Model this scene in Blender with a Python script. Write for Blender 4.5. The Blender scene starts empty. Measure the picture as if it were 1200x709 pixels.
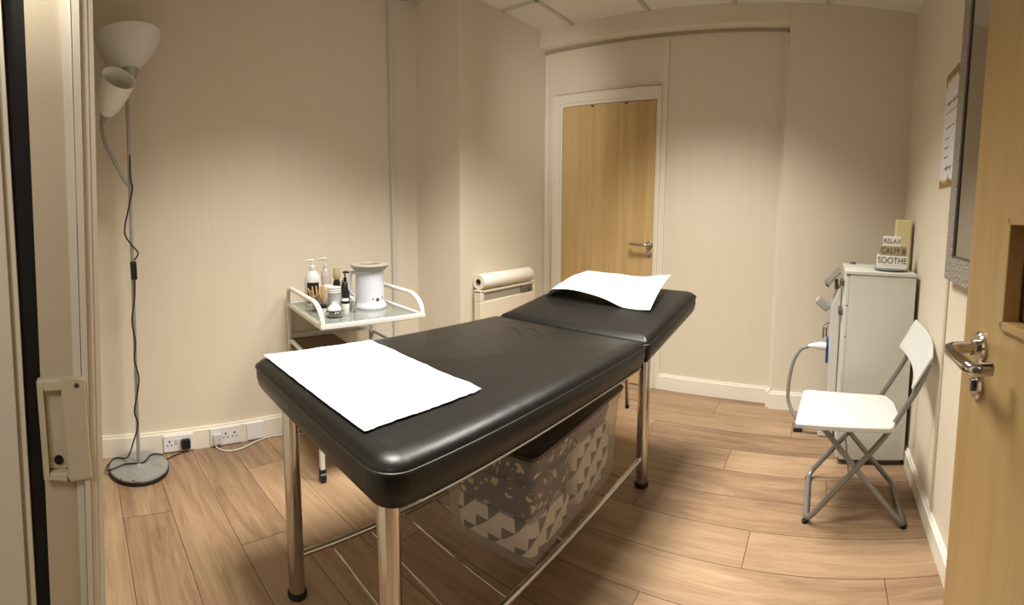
import bpy, bmesh, math, random
from mathutils import Vector, Matrix, noise
random.seed(7)
C = bpy.context.scene.collection
PI = math.pi

# ------------------------------------------------------------------ materials
def srgb(h):
    if isinstance(h, str):
        h = [int(h[i:i+2], 16) / 255 for i in (0, 2, 4)]
    return tuple(c / 12.92 if c <= .04045 else ((c + .055) / 1.055) ** 2.4 for c in h) + (1,)

def mat(name, col, rough=.5, metal=0., spec=.5, trans=0., alpha=1., bump=None, coat=0., emit=None, var=None, ior=1.45):
    m = bpy.data.materials.new(name); m.use_nodes = True
    nt = m.node_tree; b = nt.nodes['Principled BSDF']
    c = srgb(col)
    b.inputs['Base Color'].default_value = c
    b.inputs['Roughness'].default_value = rough
    b.inputs['Metallic'].default_value = metal
    b.inputs['Specular IOR Level'].default_value = spec
    b.inputs['Transmission Weight'].default_value = trans
    b.inputs['Alpha'].default_value = alpha
    b.inputs['IOR'].default_value = ior
    b.inputs['Coat Weight'].default_value = coat
    if emit:
        b.inputs['Emission Color'].default_value = c; b.inputs['Emission Strength'].default_value = emit
    tc = nt.nodes.new('ShaderNodeTexCoord')
    def nz(scale, detail=3):
        mp = nt.nodes.new('ShaderNodeMapping'); n = nt.nodes.new('ShaderNodeTexNoise')
        mp.inputs['Scale'].default_value = scale if isinstance(scale, tuple) else (scale,) * 3
        n.inputs['Scale'].default_value = 1; n.inputs['Detail'].default_value = detail
        nt.links.new(tc.outputs['Object'], mp.inputs[0]); nt.links.new(mp.outputs[0], n.inputs['Vector'])
        return n
    if var:      # (scale, amount)
        n = nz(var[0]); mx = nt.nodes.new('ShaderNodeMix'); mx.data_type = 'RGBA'
        lo = tuple(x * (1 - var[1]) for x in c[:3]) + (1,); hi = tuple(min(1, x * (1 + var[1])) for x in c[:3]) + (1,)
        mx.inputs[6].default_value = lo; mx.inputs[7].default_value = hi
        nt.links.new(n.outputs['Fac'], mx.inputs[0]); nt.links.new(mx.outputs[2], b.inputs['Base Color'])
    if bump:     # (scale, strength, distance)
        n = nz(bump[0]); bp = nt.nodes.new('ShaderNodeBump')
        bp.inputs['Strength'].default_value = bump[1]; bp.inputs['Distance'].default_value = bump[2]
        nt.links.new(n.outputs['Fac'], bp.inputs['Height']); nt.links.new(bp.outputs[0], b.inputs['Normal'])
    return m

def nodes(m): return m.node_tree.nodes, m.node_tree.links

def math_n(nt, op, a, b=None, c=None):
    n = nt.nodes.new('ShaderNodeMath'); n.operation = op
    for i, v in enumerate((a, b, c)):
        if v is None: continue
        if isinstance(v, (int, float)): n.inputs[i].default_value = v
        else: nt.links.new(v, n.inputs[i])
    return n.outputs[0]

def ramp(nt, fac, stops):
    r = nt.nodes.new('ShaderNodeValToRGB'); nt.links.new(fac, r.inputs[0])
    e = r.color_ramp.elements
    while len(e) < len(stops): e.new(.5)
    for el, (p, c) in zip(e, stops): el.position = p; el.color = srgb(c) if isinstance(c, str) else c
    return r.outputs[0]

def floor_mat():
    W, L, Y0 = .205, 1.28, 1.74 - 20 * .205
    m = mat('oak_laminate', 'a5825f', .42); nt = m.node_tree; b = nt.nodes['Principled BSDF']
    tc = nt.nodes.new('ShaderNodeTexCoord'); sp = nt.nodes.new('ShaderNodeSeparateXYZ')
    nt.links.new(tc.outputs['Object'], sp.inputs[0])
    x, y = sp.outputs[0], sp.outputs[1]
    v = math_n(nt, 'DIVIDE', math_n(nt, 'SUBTRACT', y, Y0), W)
    row = math_n(nt, 'FLOOR', v); fy = math_n(nt, 'FRACT', v)
    wn = nt.nodes.new('ShaderNodeTexWhiteNoise'); wn.noise_dimensions = '1D'; nt.links.new(math_n(nt, 'ADD', row, 3.7), wn.inputs['W'])
    u = math_n(nt, 'ADD', math_n(nt, 'DIVIDE', x, L), math_n(nt, 'MULTIPLY', row, .385))
    u = math_n(nt, 'ADD', u, .857)
    col = math_n(nt, 'FLOOR', u); fx = math_n(nt, 'FRACT', u)
    cid = nt.nodes.new('ShaderNodeCombineXYZ'); nt.links.new(row, cid.inputs[0]); nt.links.new(col, cid.inputs[1])
    w2 = nt.nodes.new('ShaderNodeTexWhiteNoise'); w2.noise_dimensions = '2D'; nt.links.new(cid.outputs[0], w2.inputs['Vector'])
    rnd = w2.outputs['Value']
    # grain coordinates, shifted for every board
    gx = math_n(nt, 'ADD', x, math_n(nt, 'MULTIPLY', rnd, 37.))
    gy = math_n(nt, 'ADD', y, math_n(nt, 'MULTIPLY', rnd, 11.))
    cb = nt.nodes.new('ShaderNodeCombineXYZ'); nt.links.new(math_n(nt, 'MULTIPLY', gx, 1.1), cb.inputs[0]); nt.links.new(math_n(nt, 'MULTIPLY', gy, 10.), cb.inputs[1])
    n1 = nt.nodes.new('ShaderNodeTexNoise'); n1.inputs['Scale'].default_value = 1.6; n1.inputs['Detail'].default_value = 6; n1.inputs['Distortion'].default_value = .9
    nt.links.new(cb.outputs[0], n1.inputs['Vector'])
    cb2 = nt.nodes.new('ShaderNodeCombineXYZ'); nt.links.new(math_n(nt, 'MULTIPLY', gx, 4.), cb2.inputs[0]); nt.links.new(math_n(nt, 'MULTIPLY', gy, 110.), cb2.inputs[1])
    n2 = nt.nodes.new('ShaderNodeTexNoise'); n2.inputs['Scale'].default_value = 1.; n2.inputs['Detail'].default_value = 4
    nt.links.new(cb2.outputs[0], n2.inputs['Vector'])
    # cathedral rings
    rings = math_n(nt, 'FRACT', math_n(nt, 'MULTIPLY', n1.outputs['Fac'], 9.))
    ring = math_n(nt, 'SMOOTH_MIN', rings, math_n(nt, 'SUBTRACT', 1., rings), .1)
    t = math_n(nt, 'ADD', math_n(nt, 'MULTIPLY', n1.outputs['Fac'], .55), math_n(nt, 'MULTIPLY', n2.outputs['Fac'], .22))
    t = math_n(nt, 'ADD', math_n(nt, 'ADD', t, .065), math_n(nt, 'MULTIPLY', ring, .13))
    t = math_n(nt, 'ADD', t, math_n(nt, 'MULTIPLY', math_n(nt, 'SUBTRACT', rnd, .5), .13))
    c = ramp(nt, t, [(.2, '644c38'), (.38, '80664e'), (.5, '92775c'), (.64, 'a1866a'), (.8, 'af967a')])
    g1 = math_n(nt, 'LESS_THAN', fy, .013); g2 = math_n(nt, 'LESS_THAN', fx, .0022)
    gap = math_n(nt, 'MAXIMUM', g1, g2)
    mx = nt.nodes.new('ShaderNodeMix'); mx.data_type = 'RGBA'; nt.links.new(gap, mx.inputs[0]); nt.links.new(c, mx.inputs[6]); mx.inputs[7].default_value = srgb('3e2b1d')
    nt.links.new(mx.outputs[2], b.inputs['Base Color'])
    bp = nt.nodes.new('ShaderNodeBump'); bp.inputs['Strength'].default_value = .12; bp.inputs['Distance'].default_value = .002
    nt.links.new(t, bp.inputs['Height']); nt.links.new(bp.outputs[0], b.inputs['Normal'])
    return m

def wood_mat(name, stops, axis=2, freq=1., rough=.38):
    m = mat(name, 'c9a15f', rough); nt = m.node_tree; b = nt.nodes['Principled BSDF']
    tc = nt.nodes.new('ShaderNodeTexCoord'); mp = nt.nodes.new('ShaderNodeMapping')
    s = [14 * freq] * 3; s[axis] = .55 * freq; mp.inputs['Scale'].default_value = s
    nt.links.new(tc.outputs['Object'], mp.inputs[0])
    n = nt.nodes.new('ShaderNodeTexNoise'); n.inputs['Scale'].default_value = 1; n.inputs['Detail'].default_value = 5; n.inputs['Distortion'].default_value = .5
    nt.links.new(mp.outputs[0], n.inputs['Vector'])
    mp2 = nt.nodes.new('ShaderNodeMapping'); s2 = [120 * freq] * 3; s2[axis] = 4 * freq; mp2.inputs['Scale'].default_value = s2
    nt.links.new(tc.outputs['Object'], mp2.inputs[0])
    n2 = nt.nodes.new('ShaderNodeTexNoise'); n2.inputs['Scale'].default_value = 1; nt.links.new(mp2.outputs[0], n2.inputs['Vector'])
    t = math_n(nt, 'ADD', math_n(nt, 'MULTIPLY', n.outputs['Fac'], .75), math_n(nt, 'MULTIPLY', n2.outputs['Fac'], .25))
    nt.links.new(ramp(nt, t, stops), b.inputs['Base Color'])
    return m

def wall_mat(name, col):
    m = mat(name, col, .55, spec=.35); nt = m.node_tree; b = nt.nodes['Principled BSDF']
    tc = nt.nodes.new('ShaderNodeTexCoord'); mp = nt.nodes.new('ShaderNodeMapping'); mp.inputs['Scale'].default_value = (55, 55, .8)
    nt.links.new(tc.outputs['Object'], mp.inputs[0])
    n = nt.nodes.new('ShaderNodeTexNoise'); n.inputs['Scale'].default_value = 1; n.inputs['Detail'].default_value = 3; nt.links.new(mp.outputs[0], n.inputs['Vector'])
    c = srgb(col)
    r = ramp(nt, n.outputs['Fac'], [(.3, tuple(x * .985 for x in c[:3]) + (1,)), (.7, tuple(min(1, x * 1.015) for x in c[:3]) + (1,))])
    nt.links.new(r, b.inputs['Base Color'])
    bp = nt.nodes.new('ShaderNodeBump'); bp.inputs['Strength'].default_value = .06; bp.inputs['Distance'].default_value = .002
    nt.links.new(n.outputs['Fac'], bp.inputs['Height']); nt.links.new(bp.outputs[0], b.inputs['Normal'])
    return m

def fabric_mat():     # printed cloths folded inside the clear box
    m = mat('printed_cloth', '3a3036', .9); nt = m.node_tree; b = nt.nodes['Principled BSDF']
    tc = nt.nodes.new('ShaderNodeTexCoord')
    v = nt.nodes.new('ShaderNodeTexVoronoi'); v.inputs['Scale'].default_value = 30; nt.links.new(tc.outputs['Object'], v.inputs['Vector'])
    n = nt.nodes.new('ShaderNodeTexNoise'); n.inputs['Scale'].default_value = 9; n.inputs['Distortion'].default_value = 2; nt.links.new(tc.outputs['Object'], n.inputs['Vector'])
    d = math_n(nt, 'MULTIPLY', math_n(nt, 'LESS_THAN', v.outputs['Distance'], .42), math_n(nt, 'GREATER_THAN', n.outputs['Fac'], .50))
    mx = nt.nodes.new('ShaderNodeMix'); mx.data_type = 'RGBA'; nt.links.new(d, mx.inputs[0])
    mx.inputs[6].default_value = srgb('40363f'); mx.inputs[7].default_value = srgb('c4b595')
    nt.links.new(mx.outputs[2], b.inputs['Base Color'])
    return m

def triangle_cloth_mat():
    m = mat('triangle_print_cloth', 'd8cfc0', .9); nt = m.node_tree; b = nt.nodes['Principled BSDF']
    tc = nt.nodes.new('ShaderNodeTexCoord'); sp = nt.nodes.new('ShaderNodeSeparateXYZ'); nt.links.new(tc.outputs['Object'], sp.inputs[0])
    u = math_n(nt, 'MULTIPLY', math_n(nt, 'ADD', sp.outputs[0], sp.outputs[1]), 19.)
    v = math_n(nt, 'MULTIPLY', math_n(nt, 'ADD', sp.outputs[2], math_n(nt, 'MULTIPLY', sp.outputs[1], .25)), 21.)
    fu = math_n(nt, 'FRACT', u); fv = math_n(nt, 'FRACT', v)
    tri = math_n(nt, 'LESS_THAN', fu, fv)
    ck = math_n(nt, 'FRACT', math_n(nt, 'MULTIPLY', math_n(nt, 'ADD', math_n(nt, 'FLOOR', u), math_n(nt, 'FLOOR', v)), .5))
    k = math_n(nt, 'MULTIPLY', tri, math_n(nt, 'GREATER_THAN', ck, .25))
    mx = nt.nodes.new('ShaderNodeMix'); mx.data_type = 'RGBA'; nt.links.new(k, mx.inputs[0])
    mx.inputs[6].default_value = srgb('d9d0c2'); mx.inputs[7].default_value = srgb('4b454a')
    nt.links.new(mx.outputs[2], b.inputs['Base Color'])
    return m

def dirty_mat(name, col, rough, metal, var):
    m = mat(name, col, rough, metal); nt = m.node_tree; b = nt.nodes['Principled BSDF']
    tc = nt.nodes.new('ShaderNodeTexCoord'); v = nt.nodes.new('ShaderNodeTexVoronoi'); v.inputs['Scale'].default_value = 75; nt.links.new(tc.outputs['Object'], v.inputs['Vector'])
    n = nt.nodes.new('ShaderNodeTexNoise'); n.inputs['Scale'].default_value = 11; nt.links.new(tc.outputs['Object'], n.inputs['Vector'])
    k = math_n(nt, 'MULTIPLY', math_n(nt, 'LESS_THAN', v.outputs['Distance'], .33), math_n(nt, 'GREATER_THAN', n.outputs['Fac'], .64))
    mx = nt.nodes.new('ShaderNodeMix'); mx.data_type = 'RGBA'; nt.links.new(k, mx.inputs[0]); mx.inputs[6].default_value = srgb(col); mx.inputs[7].default_value = srgb('6f5a43')
    nt.links.new(mx.outputs[2], b.inputs['Base Color']); return m

M = {}
M['floor'] = floor_mat()
M['wall'] = wall_mat('cream_wall_vinyl', 'd8cdba')
M['panel'] = wall_mat('cream_partition_panel', 'd8cdba')
M['trim'] = mat('cream_gloss_trim', 'ddd3c2', .35)
M['trim_dark'] = mat('dark_head_trim', 'a0937c', .6)  # darker tan for the narrow strips over partition and far door
M['ceil'] = mat('ceiling_tile', 'e2dcd2', .9, bump=(260, .3, .002))
M['grid'] = mat('ceiling_grid_metal', 'c2b9aa', .5)
M['base'] = mat('white_skirting_gloss', 'e6dfd2', .3, var=((6, 6, 20), .05))
M['beech'] = wood_mat('beech_veneer', [(.25, 'a88a58'), (.45, 'ba9b68'), (.6, 'c4a676'), (.8, 'ccb084')])
M['beech_pale'] = wood_mat('pale_beech_veneer', [(.25, '957a4c'), (.5, 'a5885a'), (.8, 'b19668')], freq=1.2)
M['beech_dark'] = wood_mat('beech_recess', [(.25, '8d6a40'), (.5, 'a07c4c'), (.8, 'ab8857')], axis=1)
M['chrome'] = mat('chrome', 'c3c0bb', .1, 1.)
M['satin'] = mat('satin_steel', 'b9b6b0', .28, 1.)
M['grey_tube'] = mat('grey_painted_tube', '84827f', .38, .55)
M['silver_paint'] = mat('silver_paint', 'a3a3a1', .4, .5)
M['silver_base'] = dirty_mat('silver_lamp_base', '9d9d9b', .35, .45, var=((30, 30, 30), .25))
M['black'] = mat('black_plastic', '121212', .4)
M['rubber'] = mat('black_rubber', '0d0d0d', .7)
M['seal'] = mat('dark_door_seal', '14110e', .8)
M['vinyl'] = mat('black_vinyl', '12100e', .36, spec=.38, bump=((9, 9, 9), .25, .01))
M['vinyl_pipe'] = mat('black_vinyl_piping', '17130f', .33)
M['board'] = mat('pale_board_edge', 'b3a58e', .6)
M['tissue'] = mat('white_paper_sheet', 'c6c8ca', .9, bump=((14, 14, 14), .35, .01))
M['white'] = mat('white_plastic', 'c8c7c3', .4)
M['white_paint'] = mat('white_painted_metal', 'd3d1c9', .3)
M['cab'] = mat('white_cabinet_laminate', 'cccbc2', .4)
M['cab_dark'] = mat('grey_handle', '5a5650', .4, .3)
M['heater'] = mat('heater_enamel', 'e2d8c2', .4)
M['grille'] = mat('heater_grille', '9a948a', .5)
M['shade'] = mat('frosted_lamp_glass', 'd2cfc8', .5, spec=.4)
M['shade2'] = mat('frosted_reading_glass', 'dcdad3', .4, spec=.5)
M['socket'] = mat('socket_plastic', 'e4e2e4', .3)
M['cream_plastic'] = mat('cream_strike_plastic', 'd3c8ad', .4, var=((40, 40, 40), .06))
M['jamb'] = mat('cream_jamb_paint', 'd0c2a6', .5)
M['jamb_light'] = mat('pale_lit_jamb_paint', 'e8e0ce', .45)  # light on the jamb edges put into a paler colour
M['hole'] = mat('dark_hole', '1a1510', .8)
M['glass_grey'] = mat('grey_glass_shelf', '8f938b', .12, trans=.35, spec=.5)
M['clear'] = mat('clear_plastic', 'f0f0f0', .06, trans=1., ior=1.3)
M['glass'] = mat('clear_glass', 'f4f4f2', .03, trans=1.)
M['warmer'] = mat('lilac_white_plastic', 'c3c4ce', .35)
M['warmer_rim'] = mat('warm_grey_rim', '9f998d', .4)
M['wax'] = mat('amber_wax', '6b4a2c', .2)
M['spatula'] = mat('spatula_wood', 'c9a877', .6, var=(60, .2))
M['pink'] = mat('pale_pink_plastic', 'd8c9c4', .2, trans=.35)
M['cream'] = mat('cream_liquid_bottle', 'cfc096', .25, trans=.3)
M['labelb'] = mat('black_label', '16140f', .4)
M['basket'] = mat('brown_wicker', '7a6040', .85, bump=((90, 90, 90), 1., .01), var=((120, 40, 60), .45))
M['mirror'] = mat('mirror_glass', 'b9b6ae', .04, 1.)
M['candle'] = mat('ivory_wax', 'dccf9e', .5, spec=.3)
M['woodblock'] = mat('grey_wood_block', 'a49478', .7, var=((90, 20, 20), .2))
M['ink'] = mat('grey_ink', '5d5850', .8)
M['paper'] = mat('notice_paper', 'dcd8da', .7)
M['gold'] = mat('gold_print', '9b7a38', .45, .2)
M['inkpale'] = mat('pale_grey_ink', '8f8a8c', .8)
M['cloth'] = fabric_mat()
M['tri'] = triangle_cloth_mat()
M['mauve'] = mat('mauve_cloth', '7d5f66', .9, bump=((20, 20, 20), .5, .02))
M['lid'] = mat('dark_smoked_lid', '2a221d', .3)
M['blue'] = mat('blue_plastic', '2b4f8a', .4)
M['silver_frame'] = mat('hammered_silver', 'a39d93', .42, .45, bump=(110, 1., .02), var=(160, .35))
M['boxplastic'] = None

def box_plastic():
    # thin walled storage plastic: mostly see-through with a milky veil
    m = bpy.data.materials.new('cloudy_clear_plastic'); m.use_nodes = True; nt = m.node_tree
    b = nt.nodes['Principled BSDF']; b.inputs['Base Color'].default_value = srgb('cdc8c4'); b.inputs['Roughness'].default_value = .25
    tr = nt.nodes.new('ShaderNodeBsdfTransparent'); tr.inputs[0].default_value = (.93, .91, .9, 1)
    mx = nt.nodes.new('ShaderNodeMixShader'); lw = nt.nodes.new('ShaderNodeLayerWeight'); lw.inputs[0].default_value = .25
    f = math_n(nt, 'ADD', math_n(nt, 'MULTIPLY', lw.outputs['Facing'], .38), .15)
    nt.links.new(f, mx.inputs[0]); nt.links.new(tr.outputs[0], mx.inputs[1]); nt.links.new(b.outputs[0], mx.inputs[2])
    nt.links.new(mx.outputs[0], nt.nodes['Material Output'].inputs[0])
    return m
M['boxplastic'] = box_plastic()

# ------------------------------------------------------------------ mesh helpers
class MB:
    def __init__(s): s.bm = bmesh.new()
    def box(s, x0, x1, y0, y1, z0, z1, bev=0., mtx=None):
        t = bmesh.new(); bmesh.ops.create_cube(t, size=1)
        for v in t.verts:
            v.co = Vector(((x0 + x1) / 2 + v.co.x * (x1 - x0), (y0 + y1) / 2 + v.co.y * (y1 - y0), (z0 + z1) / 2 + v.co.z * (z1 - z0)))
        if bev: bmesh.ops.bevel(t, geom=t.edges[:], offset=bev, segments=2, profile=.5, affect='EDGES')
        s._add(t, mtx); return s
    def _add(s, t, mtx=None):
        if mtx is not None: bmesh.ops.transform(t, matrix=mtx, verts=t.verts)
        me = bpy.data.meshes.new('tmp'); t.to_mesh(me); t.free(); s.bm.from_mesh(me); bpy.data.meshes.remove(me)
    def quads(s, pts, faces):
        vs = [s.bm.verts.new(p) for p in pts]
        for f in faces: s.bm.faces.new([vs[i] for i in f])
        return s
    def prism(s, poly, z0, z1):     # poly of (x, y)
        n = len(poly)
        return s.quads([(p[0], p[1], z0) for p in poly] + [(p[0], p[1], z1) for p in poly],
                       [tuple(range(n))[::-1], tuple(range(n, 2 * n))] + [(i, (i + 1) % n, n + (i + 1) % n, n + i) for i in range(n)])
    def extrude(s, poly, axis, a0, a1):   # poly in the two other axes
        def P(p, a):
            q = list(p); q.insert(axis, a); return tuple(q)
        n = len(poly)
        return s.quads([P(p, a0) for p in poly] + [P(p, a1) for p in poly],
                       [tuple(range(n))[::-1], tuple(range(n, 2 * n))] + [(i, (i + 1) % n, n + (i + 1) % n, n + i) for i in range(n)])
    def tube(s, pts, r, seg=12, closed=False, cap=True, flat=1.):
        pts = [Vector(p) for p in pts]; n = len(pts)
        tang = []
        for i in range(n):
            if closed: t = pts[(i + 1) % n] - pts[i - 1]
            else: t = pts[min(i + 1, n - 1)] - pts[max(i - 1, 0)]
            tang.append(t.normalized())
        up = Vector((0, 0, 1)) if abs(tang[0].z) < .9 else Vector((1, 0, 0))
        nrm = (up - tang[0] * up.dot(tang[0])).normalized(); rings = []
        for i in range(n):
            nrm = (nrm - tang[i] * nrm.dot(tang[i])).normalized(); bi = tang[i].cross(nrm)
            rr = r[i] if isinstance(r, (list, tuple)) else r
            rings.append([s.bm.verts.new(pts[i] + (nrm * math.cos(2 * PI * k / seg) + bi * math.sin(2 * PI * k / seg) * flat) * rr) for k in range(seg)])
        m = n if closed else n - 1
        for i in range(m):
            a, b = rings[i], rings[(i + 1) % n]
            for k in range(seg): s.bm.faces.new((a[k], a[(k + 1) % seg], b[(k + 1) % seg], b[k]))
        if cap and not closed:
            s.bm.faces.new(rings[0][::-1]); s.bm.faces.new(rings[-1])
        return s
    def cyl(s, a, b, r, r2=None, seg=24):
        return s.tube([a, b], [r, r if r2 is None else r2], seg)
    def lathe(s, prof, seg=32, mtx=None, off=(0, 0, 0)):   # prof: list of (radius, z)
        t = bmesh.new(); rings = []
        for r, z in prof:
            if r < 1e-6: rings.append([t.verts.new((0, 0, z))])
            else: rings.append([t.verts.new((r * math.cos(2 * PI * k / seg), r * math.sin(2 * PI * k / seg), z)) for k in range(seg)])
        for a, b in zip(rings, rings[1:]):
            for k in range(seg):
                k2 = (k + 1) % seg
                if len(a) == 1 and len(b) == 1: continue
                if len(a) == 1: t.faces.new((a[0], b[k], b[k2]))
                elif len(b) == 1: t.faces.new((a[k], a[k2], b[0]))
                else: t.faces.new((a[k], a[k2], b[k2], b[k]))
        mt = Matrix.Translation(off) @ (mtx if mtx is not None else Matrix())
        s._add(t, mt); return s
    def slab(s, w0, w1, l, r, prof, seg=7, crown=0.):
        """cushion: rounded rectangle, width w0 at y=0 to w1 at y=l; prof = [(inset, z)...] bottom to top"""
        def ring(ins):
            out = []
            for cx, cy, a0, w in ((1, 0, -PI / 2, w0), (1, 1, 0, w1), (-1, 1, PI / 2, w1), (-1, 0, PI, w0)):
                rr = max((r[cy] if isinstance(r, tuple) else r) - ins, .004)
                px = cx * (w / 2 - ins - rr); py = (ins + rr) if cy == 0 else (l - ins - rr)
                for k in range(seg + 1):
                    a = a0 + PI / 2 * k / seg
                    out.append((px + rr * math.cos(a), py + rr * math.sin(a)))
            return out
        rings = [[s.bm.verts.new((p[0], p[1], z)) for p in ring(i)] for i, z in prof]
        n = len(rings[0])
        for a, b in zip(rings, rings[1:]):
            for k in range(n): s.bm.faces.new((a[k], a[(k + 1) % n], b[(k + 1) % n], b[k]))
        s.bm.faces.new(rings[0][::-1]); s.bm.faces.new(rings[-1]); return s
    def ringpts(s, w0, w1, l, r, z, ins=0., seg=7):
        out = []
        for cx, cy, a0, w in ((1, 0, -PI / 2, w0), (1, 1, 0, w1), (-1, 1, PI / 2, w1), (-1, 0, PI, w0)):
            rr = max((r[cy] if isinstance(r, tuple) else r) - ins, .004); px = cx * (w / 2 - ins - rr); py = (ins + rr) if cy == 0 else (l - ins - rr)
            for k in range(seg + 1):
                a = a0 + PI / 2 * k / seg; out.append((px + rr * math.cos(a), py + rr * math.sin(a), z))
        return out
    def build(s, name, m, parent=None, smooth=None, mtx=None, loc=None):
        if mtx is not None: bmesh.ops.transform(s.bm, matrix=mtx, verts=s.bm.verts)
        bmesh.ops.remove_doubles(s.bm, verts=s.bm.verts, dist=1e-6)
        bmesh.ops.recalc_face_normals(s.bm, faces=s.bm.faces)
        me = bpy.data.meshes.new(name); s.bm.to_mesh(me); s.bm.free(); me.materials.append(m)
        if smooth:
            me.polygons.foreach_set('use_smooth', [True] * len(me.polygons))
            try: me.set_sharp_from_angle(angle=math.radians(smooth))
            except Exception: pass
        o = bpy.data.objects.new(name, me); C.objects.link(o)
        if parent: o.parent = parent
        if loc: o.location = loc
        return o

def smooth_path(pts, n=8):
    pts = [Vector(p) for p in pts]; out = []
    P = [pts[0] * 2 - pts[1]] + pts + [pts[-1] * 2 - pts[-2]]
    for i in range(1, len(P) - 2):
        for k in range(n):
            t = k / n; a, b, c, d = P[i - 1], P[i], P[i + 1], P[i + 2]
            out.append(.5 * ((2 * b) + (c - a) * t + (2 * a - 5 * b + 4 * c - d) * t * t + (3 * b - a - 3 * c + d) * t ** 3))
    out.append(pts[-1]); return out

def fillet(pts, r, n=6, closed=False):
    """round the corners of a polyline"""
    pts = [Vector(p) for p in pts]; out = []; N = len(pts)
    for i, p in enumerate(pts):
        if not closed and i in (0, N - 1): out.append(p); continue
        a, b = (pts[i - 1] - p), (pts[(i + 1) % N] - p)
        rr = min(r, a.length * .48, b.length * .48); A = p + a.normalized() * rr; B = p + b.normalized() * rr
        for k in range(n + 1):
            t = k / n; out.append(A * (1 - t) ** 2 + p * 2 * t * (1 - t) + B * t * t)
    return out

def empty(name, loc=(0, 0, 0), rz=0.):
    o = bpy.data.objects.new(name, None); C.objects.link(o); o.location = loc; o.rotation_euler = (0, 0, rz); o.empty_display_size = .1
    return o
def tag(o, label=None, cat=None, group=None, kind=None):
    for k, v in (('label', label), ('category', cat), ('group', group), ('kind', kind)):
        if v: o[k] = v
    return o
def struct(name, mb, m, label=None, parent=None, smooth=None):
    o = mb.build(name, m, parent, smooth)
    if not parent: o['kind'] = 'structure'
    if label: o['label'] = label
    return o

def text_obj(body, size, m, mtx, name, parent, extrude=.0006, spacing=1., sx=1.):
    cu = bpy.data.curves.new('t', 'FONT'); cu.body = body; cu.size = size; cu.extrude = extrude
    cu.align_x = 'CENTER'; cu.align_y = 'CENTER'; cu.space_character = spacing
    o = bpy.data.objects.new('t', cu); C.objects.link(o)
    dg = bpy.context.evaluated_depsgraph_get(); dg.update()
    me = bpy.data.meshes.new_from_object(o.evaluated_get(dg)); bpy.data.objects.remove(o)
    me.transform(mtx @ Matrix.Diagonal((sx, 1, 1, 1))); me.materials.clear(); me.materials.append(m)
    r = bpy.data.objects.new(name, me); C.objects.link(r); r.parent = parent
    return r

# ------------------------------------------------------------------ the room
XR = .488; YB = 3.046; YP = 2.966; ZC = 2.56; XC = -2.04; YF = .015
def xl(y): return -2.44 + .07 * min(y, 1.05)

mb = MB(); mb.box(-2.9, .9, -1.6, 3.4, -.06, 0)
struct('floor', mb, M['floor'], 'floor of light brown oak-effect laminate boards')
mb = MB(); mb.box(-2.9, .9, -1.6, 3.4, ZC + .012, ZC + .1)
struct('ceiling', mb, M['ceil'], 'suspended ceiling of off-white square tiles')
mb = MB()
for x in (-2.33, -1.762, -1.195, -.628, -.06): mb.box(x - .012, x + .012, -.1, YP, ZC, ZC + .014)
for k in range(5): y = 2.52 - .567 * k; mb.box(-2.45, XR, y - .012, y + .012, ZC, ZC + .014)
struct('trim_1', mb, M['grid'], 'painted metal grid between the ceiling tiles')

# left wall: slightly splayed, ends in a boxed pier that carries the heater
mb = MB(); YPI = 2.11
mb.prism([(xl(-.1), -.1), (xl(1.05), 1.05), (xl(2.), 2.045), (XC, 2.12), (XC, 3.2), (-2.8, 3.2), (-2.8, -.1)], 0, ZC + .05)
o = struct('wall_left', mb, M['wall'], 'cream left wall with boxed-out pier')
bv = o.modifiers.new('b', 'BEVEL'); bv.width = .006; bv.segments = 3; bv.limit_method = 'ANGLE'
# back wall: recessed partition between heater wall and right-hand pier
mb = MB(); mb.box(-2.3, -.282, YB, 3.3, 0, 2.47)
struct('wall_back', mb, M['panel'], 'cream partition wall around the far door')
mb = MB(); mb.box(-.284, .7, YP, 3.3, 0, ZC + .05)
o = struct('wall_back_pier', mb, M['wall'], 'cream pier at the right of the far wall')
bv = o.modifiers.new('b', 'BEVEL'); bv.width = .005; bv.segments = 3; bv.limit_method = 'ANGLE'
mb = MB(); mb.extrude([(YP, 2.455), (YP + .03, 2.445), (3.3, 2.445), (3.3, 2.6), (YP, 2.6)], 0, -2.1, -.284)
struct('trim_2', mb, M['wall'], 'cream bulkhead beam above the far door')
mb = MB(); mb.box(XR, .7, -.1, 3.2, 0, ZC + .05)
struct('wall_right', mb, M['wall'], 'cream right wall')
mb = MB(); mb.box(-2.8, -.51, -.13, 0., 0, ZC + .05); mb.box(.41, .7, -.13, YF, 0, ZC + .05); mb.box(-.54, .415, -.13, YF, 2.1, ZC + .05)
struct('wall_front', mb, M['wall'], 'cream near wall pierced by the doorway')

# partition trims
mb = MB(); mb.box(XC, -.284, YB - .012, YB, 2.425, 2.446)
struct('trim_3', mb, M['trim_dark'], 'narrow dark head trim under the bulkhead')
mb = MB(); mb.box(-1.108, -1.072, YB - .014, YB, .0, 2.41)
struct('trim_4', mb, M['trim'], 'vertical cream cover strip right of the far door')
mb = MB(); mb.box(-2.036, -2.0, YB - .012, YB, 0, 2.41); mb.box(-.312, -.286, YB - .012, YB, 0, 2.41)
struct('trim_5', mb, M['trim'], 'vertical edge strips at both ends of the partition')
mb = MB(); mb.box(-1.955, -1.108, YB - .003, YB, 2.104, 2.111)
struct('trim_6', mb, M['trim_dark'], 'thin dark line over the far door head')
# pipe boxing on the left wall
mb = MB(); mb.box(xl(1.9) - .01, xl(1.9) + .022, 1.825, 1.857, .1, ZC + .02)
struct('trim_7', mb, mat('pale_conduit', 'c9c4bb', .5), 'slim vertical conduit on the left wall')
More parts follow.
